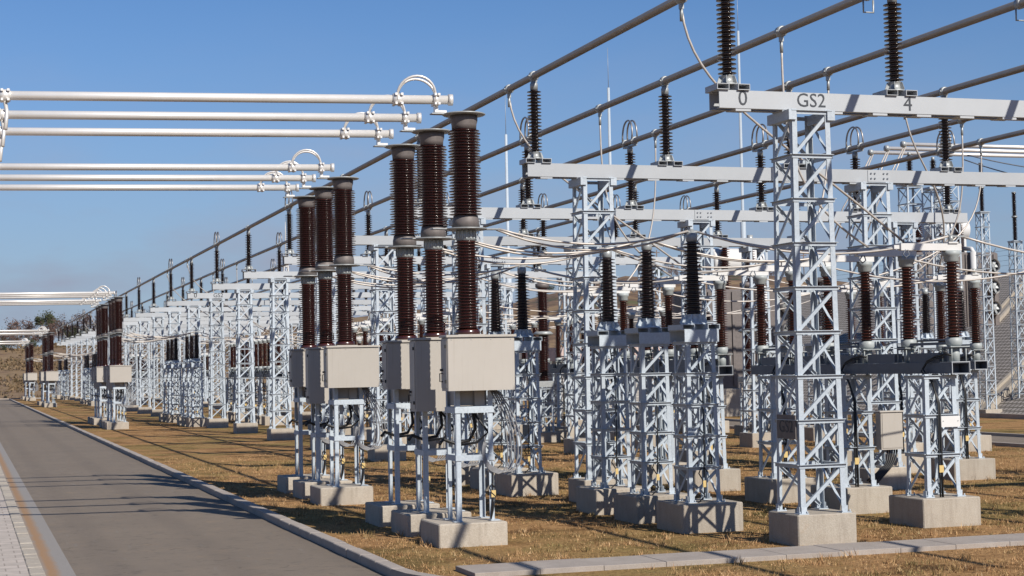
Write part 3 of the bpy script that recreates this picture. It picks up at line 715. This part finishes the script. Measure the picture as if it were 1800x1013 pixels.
# high tubes for the transformer, on insulated portal towers
def mk_gantry():
    r = empty('gantry_tower')
    mb = MB(); lattice(mb, 1.0, .9, .4, 11.9, 13, .08, .05); mb.obj('lattice', 'steel', r)
    footing(r, 1.5, .4); mb = MB(); mb.box(-.55, .55, -.5, .5, 11.95, 12.05); mb.obj('head_plate', 'steel', r)
    mb = MB(); sheds(mb, 12.06, 13.5, 18, .1, .18, 16); mb.obj('porcelain', 'porc_dark', r)
    mb = MB(); mb.cyl(.09, 13.5, 13.68); mb.obj('cap', 'galv', r); return r
for i, (x, y) in enumerate([(46.2, 75.2), (47.3, 73.6), (48.6, 76.8)]):
    o = place('gantry', mk_gantry, (x, y, 0), ['tall gantry tower, leftmost of the three behind the tubes at right', 'middle of three tall gantry towers at the right, insulator on top', 'rightmost of three tall gantry towers behind the drop wires'][i], 'lattice tower', 'gantry towers at the right')
for i in range(3):
    y = 73.6+1.6*i; r = empty('high_tube', (44.9, y, 13.85)); tag(r, ['highest looking of three bright tubes running off the right edge', 'middle of the three bright tubes running off the right edge', 'lowest looking of three bright tubes running off the right edge'][i], 'busbar', 'bright tubes at the right edge')
    mb = MB(); mb.cyl(.1, 0, 16, ax='x', seg=14); mb.obj('pipe', 'alu', r)
    mb = MB(); mb.lathe([(.05, -.13), (.15, -.1), (.17, 0), (.15, .1), (.1, .13)], 14, ax='x'); mb.obj('end_cap', 'galv', r)
    mb = MB(); mb.tube([(.05, 0, -.1), (-.7, 0, -1.4), (-1.6, .2, -2.9), (-2.3, .3, -4.6)], .035, 6); mb.obj('flexible_link', 'wire', r); mb = MB(); mb.tube([(.15, 0, -.1), (-.5, 0, -1.4), (-1.4, .2, -2.9), (-2.1, .3, -4.6)], .035, 6); mb.obj('flexible_link', 'wire', r)
# slack line at the far right
mb = MB(); mb.tube(sag((48.2, 73, 13.3), (56, 70, 12.1), .3), .03, 6); mb.tube(sag((48.2, 73.3, 13.1), (58, 70, 11.2), .5), .03, 6); tag(mb.obj('conductor', 'dark_steel'), 'dark slack wires hanging from the bright tubes at the right edge', 'cable')
# lightning poles
for x, y, h, lb in [(48.8, 100, 25, 'tallest thin lightning pole, right behind the nearest tower'), (39.5, 100, 20.9, 'thin white lightning pole left of the nearest insulator'), (32.5, 100, 17.7, 'shortest thin lightning pole, just right of the breaker columns')]:
    r = empty('lightning_pole', (x, y, 0)); tag(r, lb, 'pole', 'thin lightning poles')
    mb = MB(); mb.lathe([(.20, 0), (.18, h*.5), (.10, h*.5+.02), (.085, h)], 14); mb.obj('pole_shaft', 'steel', r)
    mb = MB(); mb.lathe([(.02, h), (.012, h+2.6)], 6); mb.obj('spike', 'galv', r)
    mb = MB(); mb.cham(-.6, .6, -.6, .6, -.2, .3, .03); mb.obj('footing', 'concrete', r)
for x, y, h, lb in [(31.5, 171, 17.5, 'slender white lattice mast behind the far bus tubes, left one'), (33.8, 171, 19, 'slender white lattice mast behind the far bus tubes, right one')]:
    r = empty('lattice_mast', (x, y, 0)); tag(r, lb, 'mast', 'slender lattice masts')
    mb = MB(); lattice(mb, 1.6, .5, .2, h-3.5, 14, .08, .05); mb.obj('lattice', 'white', r)
    mb = MB(); mb.lathe([(.08, h-3.5), (.05, h), (.02, h+1)], 8); mb.obj('spike', 'white', r)
    mb = MB(); mb.lathe([(.45, h-3.7), (.1, h-3.2)], 4); mb.obj('head', 'white', r)

# brown measuring transformers standing in the middle distance
def mk_vt():
    r = empty('voltage_transformer')
    mb = MB(); lattice(mb, .6, .55, .4, 2.2, 3, .07, .045); mb.obj('lattice', 'steel', r); footing(r, 1.0, .4)
    mb = MB(); mb.cham(-.35, .35, -.35, .35, 2.21, 2.45, .03); mb.obj('tank', 'galv', r)
    mb = MB(); sheds(mb, 2.45, 4.3, 26, .17, .25, 18); mb.obj('lower_insulator', 'porc', r)
    mb = MB(); mb.lathe([(.3, 4.3), (.42, 4.36), (.3, 4.46)], 18); mb.obj('mid_flange', 'galv', r)
    mb = MB(); sheds(mb, 4.46, 6.2, 26, .18, .27, 18); mb.obj('upper_insulator', 'porc', r)
    mb = MB(); mb.lathe([(.2, 6.2), (.28, 6.26), (.28, 6.4), (.1, 6.45)], 18); mb.obj('terminal_cap', 'cast', r)
    return r
VT = [(22.35, 64.4), (24.4, 64.4), (31.5, 64.4), (33.0, 74), (31.5, 84), (26.5, 84.), (33.2, 61.0)]
VL = ['brown two-tier transformer column just right of the breaker cabinets', 'brown two-tier transformer column behind the leftmost black post stand', 'brown two-tier transformer column behind the nearest tower', 'brown two-tier column beside the service road, middle distance', 'brown two-tier column deep in the yard, beside the last pole', 'deepest brown two-tier column between bus towers', 'brown two-tier column near the road, in front of the transformer']
for (x, y), lb in zip(VT, VL): place('vt', mk_vt, (x, y, 0), lb, 'transformer', 'two-tier brown transformer columns')

# white brick plinth building and pinkish wall
r = empty('brick_building', (43.2, 106, 0)); tag(r, 'low white brick building with a pinkish roof band behind the lattice stands', 'building')
mb = MB(); mb.box(-6, 4.5, -2, 4, -.2, 3.4); mb.obj('wall', 'white_brick', r)
mb = MB(); mb.box(-6.25, 4.75, -2.25, 4.25, 3.402, 4.3); mb.obj('roof', simple('pink_render', (.52, .40, .36), .8), r)
for x in (-4.6, -1.2, 2.2):
    f = MB(); f.box(x-.55, x+.55, -2.06, -2.002, .0, 2.3); d = f.obj('door', 'dark_steel', r)
    f = MB(); f.cyl(.04, -2.14, -2.061, (x+.4, 0, 1.1), 'y', 8); f.obj('handle', 'galv', d)

# embankment, one sheet: toe, paved slope, berm, second slope
def slope_mesh(name, x0, z0, x1, z1, ya, yb, mat, n=40):
    mb = MB(); vs = []; fs = []
    for i in range(n+1):
        y = ya+(yb-ya)*i/n; vs += [(x0, y, z0), (x1, y, z1)]
    for i in range(n): fs.append((2*i, 2*i+1, 2*i+3, 2*i+2))
    mb.add(vs, fs); return struct(mb.obj(name, mat))
slope_mesh('embankment_slope', 50.2, -.05, 59.2, 5.0, 20, 190, 'hexslope')
slope_mesh('berm_terrain', 59.2, 5.0, 70, 5.1, 20, 190, 'ground')
slope_mesh('upper_embankment_slope', 70, 5.1, 78, 9.6, 20, 190, 'hexslope')
slope_mesh('plateau_terrain', 78, 9.6, 180, 12, 20, 190, 'ground')
for n, (a, b) in enumerate([((50.2, 75.8), (59.2, 79.5)), ((70, 104), (78, 109))]):
    z = (.0, 5.05) if n == 0 else (5.1, 9.62)
    mb = MB(); p, q = Vector((a[0]-.1, a[1], z[0]-.02)), Vector((b[0], b[1], z[1]))
    w = Vector((0, .42, 0))
    for s in (-1, 1):
        off = Vector((0, s*.55, .12)); mb.bar(p+off, q+off, .2, .3, (0, 0, 1))
    mb.bar(p+Vector((0, 0, .05)), q+Vector((0, 0, .05)), .86, .08, (-.5, 0, 1))
    tag(mb.obj('drain_channel', 'concrete'), 'pale concrete drain running diagonally down the paved slope' if n == 0 else 'upper concrete drain on the higher paved slope', 'drain')
mb = MB()
mb.box(49.7, 50.15, 20, 190, -.1, .22); struct(mb.obj('embankment_kerb', 'kerb'))
def mk_fp():
    r = empty('fence_post'); mb = MB(); mb.cyl(.05, 0, 1.9, seg=8); mb.obj('post_shaft', 'dark_steel', r)
    for s in (-1, 1):
        mb = MB(); mb.tube([(0, 0, 1.85), (s*.3, 0, 2.3)], .035, 6); mb.obj('barb_arm', 'dark_steel', r)
    return r
for i in range(10):
    nth = ORD[i+1]
    place('fp', mk_fp, (79.0, 84+6.5*i, 9.6), f'dark Y-topped fence post on the embankment crest, {nth} from the front', 'fence post', 'Y-topped fence posts')
for i in range(4):
    mb = MB(); mb.tube([(79.0, 82, 10.4+.4*i), (79.0, 144, 10.4+.4*i)], .012, 4); tag(mb.obj('fence_wire', 'dark_steel'), f'thin barbed wire between crest fence posts, {ORD[i+1]} strand from below', 'wire', 'strands of the crest fence')

# ------------------------------------------------------------------ ground, road, kerbs
def sheet(name, x0, x1, y0, y1, z, mat):
    mb = MB(); mb.add([(x0,y0,z),(x1,y0,z),(x1,y1,z),(x0,y1,z)], [(0,1,2,3)]); return struct(mb.obj(name, mat))
sheet('ground', -1500, 2500, -300, 3500, -.02, 'ground')
sheet('road', 1.6, 5.88, -20, 243, -.012, 'asphalt')
sheet('cross_road', -80, 60, 243, 247, -.010, 'asphalt')
sheet('service_road', 34.2, 38.3, -10, 243, -.012, 'asphalt')
for n, (x0, x1) in enumerate(((33.98, 34.2), (38.3, 38.52))):
    mb = MB(); mb.box(x0, x1, -10, 242.9, -.1, .10); struct(mb.obj('service_kerb', 'kerb'))
mb = MB(); mb.box(-80, 60, 247.01, 247.25, -.1, .13); struct(mb.obj('far_kerb', 'kerb'))
mb = MB(); rk = random.Random(5); y = 23.9
while y < 242:
    L = 1.0
    dx, dz = rk.uniform(-.008, .008), rk.uniform(-.005, .005)
    if y < 120: mb.cham(5.88+dx, 6.10+dx, y, y+L-.012, -.1, .125+dz, .012); y += L
    else: mb.box(5.88, 6.10, y, 242, -.1, .125); y = 300
struct(mb.obj('kerb', 'kerb'))
mb = MB(); a = 0
# kerb curving round to the paved strip on the right
prev = None
for i in range(9):
    t = i/8*PI/2; r0, r1 = 2.9, 3.11
    pa, pb = (9.05-r1*math.cos(t)-.06, 23.88-r1*math.sin(t)), (9.05-r0*math.cos(t)-.06, 23.88-r0*math.sin(t))
    if prev: mb.add([(*prev[0],-.1),(*prev[1],-.1),(*pb,-.1),(*pa,-.1),(*prev[0],.125),(*prev[1],.125),(*pb,.125),(*pa,.125)], [(4,5,6,7),(0,4,7,3),(1,2,6,5)])
    prev = (pa, pb)
struct(mb.obj('corner_kerb', 'kerb'))
mb = MB(); x = 7.0; rk = random.Random(8)
while x < 33.5:
    dz = rk.uniform(-.004, .004)
    mb.cham(x, x+.994, 23.38, 24.40, -.1, .055+dz, .006); x += 1.0
struct(mb.obj('strip_path', 'kerb'))
mb = MB(); mb.add([(1.16,-20,.0),(1.6,-20,-.008),(1.6,243,-.008),(1.16,243,.0)], [(0,1,2,3)])
go = struct(mb.obj('gutter', 'gutter', loc=(0, 0, 0)))
go.data.transform(Matrix.Translation((-1.2, 0, 0))); go.location.x = 1.2
mb = MB(); y = 18; rk = random.Random(9)
while y < 243:
    L = .5 if y < 90 else 400
    e = min(243, y+L); mb.cham(.93+rk.uniform(-.006,.006), 1.155, y, e-.01, -.1, .035+rk.uniform(-.006,.006), .012); y = e if L < 1 else 999
struct(mb.obj('side_kerb', 'white' if False else 'concrete'))
sheet('pavement', -6, .925, -20, 243, .02, 'paver')

# dry grass blades near the camera, one mass
def grass():
    N = 240000
    u = rng.random(N); yy = 18.5+ (62-18.5)*u**1.5; xx = 6.13+rng.random(N)*27.5
    # clumps
    cx = rng.random((900, 2)); 
    val = np.sin(xx*2.1+np.sin(yy*1.3)*2)+np.sin(yy*2.7+np.sin(xx*1.7)*2)+rng.normal(0, .8, N)
    keep = (val > -.9) & ~((yy > 23.3) & (yy < 24.5) & (xx > 6.9)) & ~((yy < 23.9) & (xx < 9.3))
    xx, yy, val = xx[keep], yy[keep], val[keep]; n = len(xx)
    h = (.012+.04*rng.random(n)**2.2)*(1+.3*np.clip(val, -1, 2)); h[rng.random(n) < .006] *= 2.4
    a = rng.random(n)*2*PI; lean = rng.random(n)*1.5*h; w = .004+.006*rng.random(n)
    ca, sa = np.cos(a), np.sin(a); b = rng.random(n)*2*PI
    nc = 2600; uc = rng.random(nc); ty = 19+(58-19)*uc**1.4; tx = 6.6+rng.random(nc)*27; per = 22
    tx = np.repeat(tx, per)+rng.normal(0, .05, nc*per); ty = np.repeat(ty, per)+rng.normal(0, .05, nc*per)
    th = np.repeat(.05+.10*rng.random(nc)**2, per)*(.5+.7*rng.random(nc*per))
    ok = ~((ty > 23.25) & (ty < 24.5) & (tx > 6.9)) & ~((ty < 23.9) & (tx < 9.3)) & (tx > 6.2); tx, ty, th = tx[ok], ty[ok], th[ok]
    xx, yy, h = np.concatenate([xx, tx]), np.concatenate([yy, ty]), np.concatenate([h, th]); n = len(xx)
    a = rng.random(n)*2*PI; lean = rng.random(n)*1.2*h; w = .004+.006*rng.random(n); ca, sa = np.cos(a), np.sin(a); b = rng.random(n)*2*PI
    V = np.zeros((n, 3, 3)); V[:, 0] = np.stack([xx-ca*w, yy-sa*w, np.full(n, -.025)], 1); V[:, 1] = np.stack([xx+ca*w, yy+sa*w, np.full(n, -.025)], 1)
    V[:, 2] = np.stack([xx+np.cos(b)*lean, yy+np.sin(b)*lean, h-.02], 1)
    me = bpy.data.meshes.new('dry_grass'); me.vertices.add(3*n); me.vertices.foreach_set('co', V.ravel())
    me.loops.add(3*n); me.loops.foreach_set('vertex_index', np.arange(3*n)); me.polygons.add(n)
    me.polygons.foreach_set('loop_start', np.arange(0, 3*n, 3)); me.update(calc_edges=True); me.materials.append(M['blade'])
    o = bpy.data.objects.new('dry_grass', me); C.objects.link(o); struct(o, 'stuff')
grass()

# ------------------------------------------------------------------ hills and trees at the back
HX = [-900, -200, 8, 25, 48, 91, 137, 170, 204, 239, 295, 500, 1500]
HZ = [9.5, 9.5, 10.0, 11.4, 12.6, 16.4, 20.4, 26.6, 27.8, 25.0, 24.6, 24, 22]
def hz(x, y):
    t = np.clip((y-255)/165, 0, 1); s = t*t*(3-2*t)*.5+t*.5
    top = np.interp(x*420/max(y, 300), HX, HZ)
    return -.5+(top+.5)*s+(0 if t < 1 else 0)
mb = MB(); xs = np.concatenate([np.linspace(-900, -160, 10), np.linspace(-120, 420, 70), np.linspace(480, 1500, 12)]); ys = [250, 262, 280, 300, 325, 350, 380, 400, 420, 440, 480, 560, 800]
vs = [(float(x), float(y), float(hz(x, y)+(.5*math.sin(x*.11+y*.05)+.3*math.sin(x*.31)) * min(1, (y-250)/100)-(0 if y <= 440 else (y-440)*.03))) for y in ys for x in xs]
nx = len(xs); mb.add(vs, [(j*nx+i, j*nx+i+1, (j+1)*nx+i+1, (j+1)*nx+i) for j in range(len(ys)-1) for i in range(nx-1)], True)
struct(mb.obj('hill_terrain', 'hill'))

# rough scrub over the slope at the back left, one mass
def scrub():
    n0 = 5200; x = rng.uniform(-30, 75, n0); y = 252+150*rng.random(n0)**1.2
    pat = np.sin(x*.35+np.sin(y*.08)*3)+np.sin(y*.13+x*.1)+rng.normal(0, .6, n0); k = pat > .25; x, y = x[k], y[k]; n1 = len(x); per = 16
    z = np.array([hz(a, b) for a, b in zip(x, y)])
    R = .35+.55*rng.random(n1)**2; X = np.repeat(x, per)+rng.normal(0, .6, n1*per)*np.repeat(R, per); Y = np.repeat(y, per)+rng.normal(0, .6, n1*per)*np.repeat(R, per)
    Zc = np.repeat(z, per)+np.abs(rng.normal(0, .6, n1*per))*np.repeat(R, per); n = len(X); q = rng.normal(0, .22, (n, 3, 3)); q[:, :, 2] *= 1.2
    V = np.stack([X, Y, Zc], 1)[:, None, :]+q
    me = bpy.data.meshes.new('scrub'); me.vertices.add(3*n); me.vertices.foreach_set('co', V.ravel()); me.loops.add(3*n); me.loops.foreach_set('vertex_index', np.arange(3*n)); me.polygons.add(n)
    me.polygons.foreach_set('loop_start', np.arange(0, 3*n, 3)); me.update(calc_edges=True); me.materials.append(M['scrub'])
    o = bpy.data.objects.new('undergrowth', me); C.objects.link(o); struct(o, 'stuff')
M['scrub'] = mat_leaf('dry_scrub', [(.05, .05, .022), (.16, .105, .055), (.20, .135, .07)])
scrub()
def mk_tree(seed, h, r, leaf, dens):
    rs = random.Random(seed); root = empty('autumn_tree')
    mb = MB(); mb.tube([(0,0,-.5), (.1,0,h*.25), (.0,.1,h*.5), (.1,0,h*.8)], .12*h/7, 6)
    tips = []
    for i in range(9):
        a = rs.uniform(0, 2*PI); z = h*rs.uniform(.2, .6); L = r*rs.uniform(.6, 1.0)
        e = (L*math.cos(a), L*math.sin(a), z+h*rs.uniform(.12, .35)); mb.tube([(0,0,z), (e[0]*.5, e[1]*.5, z+(e[2]-z)*.35), e], .035*h/7, 4); tips.append(e)
    mb.obj('trunk', 'bark', root)
    tips += [(0, 0, h*.85), (r*.2, 0, h*.75)]
    mb = MB()
    for e in tips:
        for c in range(5):
            o = [e[q]+rs.gauss(0, r*.2) for q in range(3)]; R = r*rs.uniform(.16, .34)
            for _ in range(dens):
                p = Vector([o[q]+rs.gauss(0, R*.6) for q in range(3)]); s = rs.uniform(.10, .24)*h/7
                u = Vector((rs.gauss(0,1), rs.gauss(0,1), rs.gauss(0,1))).normalized(); w = u.orthogonal().normalized()
                mb.add([p-u*s, p+w*s*.6, p+u*s, p-w*s*.6], [(0,1,2,3)])
    mb.obj('crown', leaf, root); return root
KINDS = [('t0', 21, 8.5, 3.6, 'leaf_russet', 34), ('t1', 22, 7.5, 3.2, 'leaf_russet', 26), ('t2', 23, 6.5, 3.4, 'leaf_green', 45), ('t3', 24, 10., 3.0, 'leaf_green', 38)]
rt = random.Random(4)
spots = []
for i in range(26): spots.append((-8+rt.uniform(-1, 1)+i*2.6, rt.uniform(385, 440), rt.choice([0, 0, 0, 1, 1, 1, 2, 3]), rt.uniform(.55, .98)))
for i in range(16): spots.append((-8+i*3.2+rt.uniform(-2, 2), rt.uniform(385, 415), rt.choice([2, 2, 0]), rt.uniform(.4, .75)))
for i in range(12): spots.append((150+i*9+rt.uniform(-4, 4), rt.uniform(405, 440), rt.choice([1, 2]), rt.uniform(.4, .7)))
for n, (x, y, kd, s) in enumerate(spots):
    key, sd, h, r, lf, dn = KINDS[kd]
    desc = ['russet half-bare tree', 'thin reddish tree', 'round dark green bush', 'tall dark green tree'][kd]
    if n < 26: lab = f'{desc} on the far ridge at left, {ORD[n+1] if n < 22 else ["twenty-third","twenty-fourth","twenty-fifth","twenty-sixth"][n-22]} along the treeline'
    elif n < 42: lab = f'low dark bush on the brown slope below the treeline, {ORD[n-25]} from the left'
    else: lab = f'small shrub on the hill crest behind the yard, {ORD[n-41]} from the left'
    o = place(key, lambda: mk_tree(sd, h, r, lf, dn), (x, y, float(hz(x, y))-.3), lab, 'tree', 'trees on the far hill')
    o.scale = (s*rt.uniform(.9, 1.2), s, s); o.rotation_euler.z = rt.uniform(0, 6.28)
for n, x in enumerate((168, 181, 195, 226)):
    r = empty('utility_pole', (x, 425, float(hz(x, 425))-.3)); tag(r, f'tiny distant utility pole on the hill crest, {ORD[n+1]} from the left', 'pole', 'utility poles on the crest')
    mb = MB(); mb.cyl(.14, 0, 8, seg=6); mb.obj('pole_shaft', 'bark', r); mb = MB(); mb.box(-.9, .9, -.07, .07, 7.2, 7.4); mb.obj('crossarm', 'bark', r)

# ------------------------------------------------------------------ light, sky, camera
az, el = math.atan2(.330, -.944), math.radians(36.5)
sd = bpy.data.lights.new('sun', 'SUN'); sd.energy = 5.0; sd.angle = math.radians(.5); sd.color = (1, .94, .85)
so = bpy.data.objects.new('sun', sd); C.objects.link(so)
to_sun = Vector((math.sin(az)*math.cos(el), math.cos(az)*math.cos(el), math.sin(el)))
so.rotation_euler = to_sun.to_track_quat('Z', 'Y').to_euler(); so.location = to_sun*60
w = bpy.data.worlds.new('World'); scene.world = w; w.use_nodes = True; nt = w.node_tree
bg = nt.nodes['Background']; sky = nt.nodes.new('ShaderNodeTexSky'); sky.sky_type = 'NISHITA'; sky.sun_disc = False
sky.sun_elevation = el; sky.sun_rotation = az; sky.altitude = 300; sky.air_density = 1.0; sky.dust_density = 0.; sky.ozone_density = 8.; SKY = .081
# thin patchy cloud and haze low over the horizon
tcw = nt.nodes.new('ShaderNodeTexCoord'); sep = nt.nodes.new('ShaderNodeSeparateXYZ'); nt.links.new(tcw.outputs['Generated'], sep.inputs[0])
mpw = nt.nodes.new('ShaderNodeMapping'); mpw.inputs['Scale'].default_value = (1, 1, 3.2); nt.links.new(tcw.outputs['Generated'], mpw.inputs['Vector'])
cl, _ = noise(nt, 7, 5, .55, vec=mpw.outputs[0])
lo = nt.nodes.new('ShaderNodeMapRange'); lo.interpolation_type = 'SMOOTHSTEP'
for q, v in (('From Min', .24), ('From Max', -.02), ('To Min', 0), ('To Max', .96)): lo.inputs[q].default_value = v
nt.links.new(sep.outputs[2], lo.inputs['Value'])
cm = nt.nodes.new('ShaderNodeMath'); cm.operation = 'MULTIPLY_ADD'; cm.inputs[2].default_value = .82
cr = ramp(nt, cl, [(.42, (0, 0, 0)), (.72, (.5, .5, .5))]); nt.links.new(cr, cm.inputs[0]); cm.inputs[1].default_value = 1.0
fm = nt.nodes.new('ShaderNodeMath'); fm.operation = 'MULTIPLY'; nt.links.new(lo.outputs[0], fm.inputs[0]); nt.links.new(cm.outputs[0], fm.inputs[1])
hz_col = mix(nt, cr, (.225/SKY, .28/SKY, .39/SKY), (.33/SKY, .33/SKY, .40/SKY))
hs = nt.nodes.new('ShaderNodeHueSaturation'); hs.inputs['Saturation'].default_value = 1.04; hs.inputs['Hue'].default_value = .503
nt.links.new(sky.outputs[0], hs.inputs['Color'])
nt.links.new(mix(nt, fm.outputs[0], hs.outputs[0], hz_col), bg.inputs[0]); bg.inputs[1].default_value = SKY

R = ((0.951, -0.004, 0.311), (-0.310, 0.051, 0.949), (-0.019, -0.999, 0.048))
def calib():
    f = 2950.; cx, cy = 900., 506.5; d1 = Vector((-63-cx, 666-cy, f)); s = -.0195
    t = d1.dot(d1)/-(d1.x+s*d1.y); d2 = d1+t*Vector((1, s, 0)); y = d1.normalized(); x = d2.normalized(); z = x.cross(y)
    if z.y > 0: z = -z
    return x, y, z, f
X_, Y_, Z_, f = calib()
# columns: camera right, up, back expressed in world axes
right = Vector((X_.x, Y_.x, Z_.x)); up = -Vector((X_.y, Y_.y, Z_.y)); back = -Vector((X_.z, Y_.z, Z_.z))
m = Matrix.Identity(4)
for i in range(3): m[i][0], m[i][1], m[i][2] = right[i], up[i], back[i]
m[0][3], m[1][3], m[2][3] = 0, 0, 3.0
cd = bpy.data.cameras.new('camera'); cam = bpy.data.objects.new('camera', cd); C.objects.link(cam); cam.matrix_world = m
cd.sensor_width = 36; cd.lens = 36*f/1800; cd.clip_end = 6000; cd.clip_start = .1
scene.camera = cam
scene.view_settings.view_transform = 'Standard'; scene.view_settings.look = 'None'; scene.view_settings.exposure = .25; scene.view_settings.gamma = 1
scene.cycles.max_bounces = 6; scene.cycles.use_denoising = True
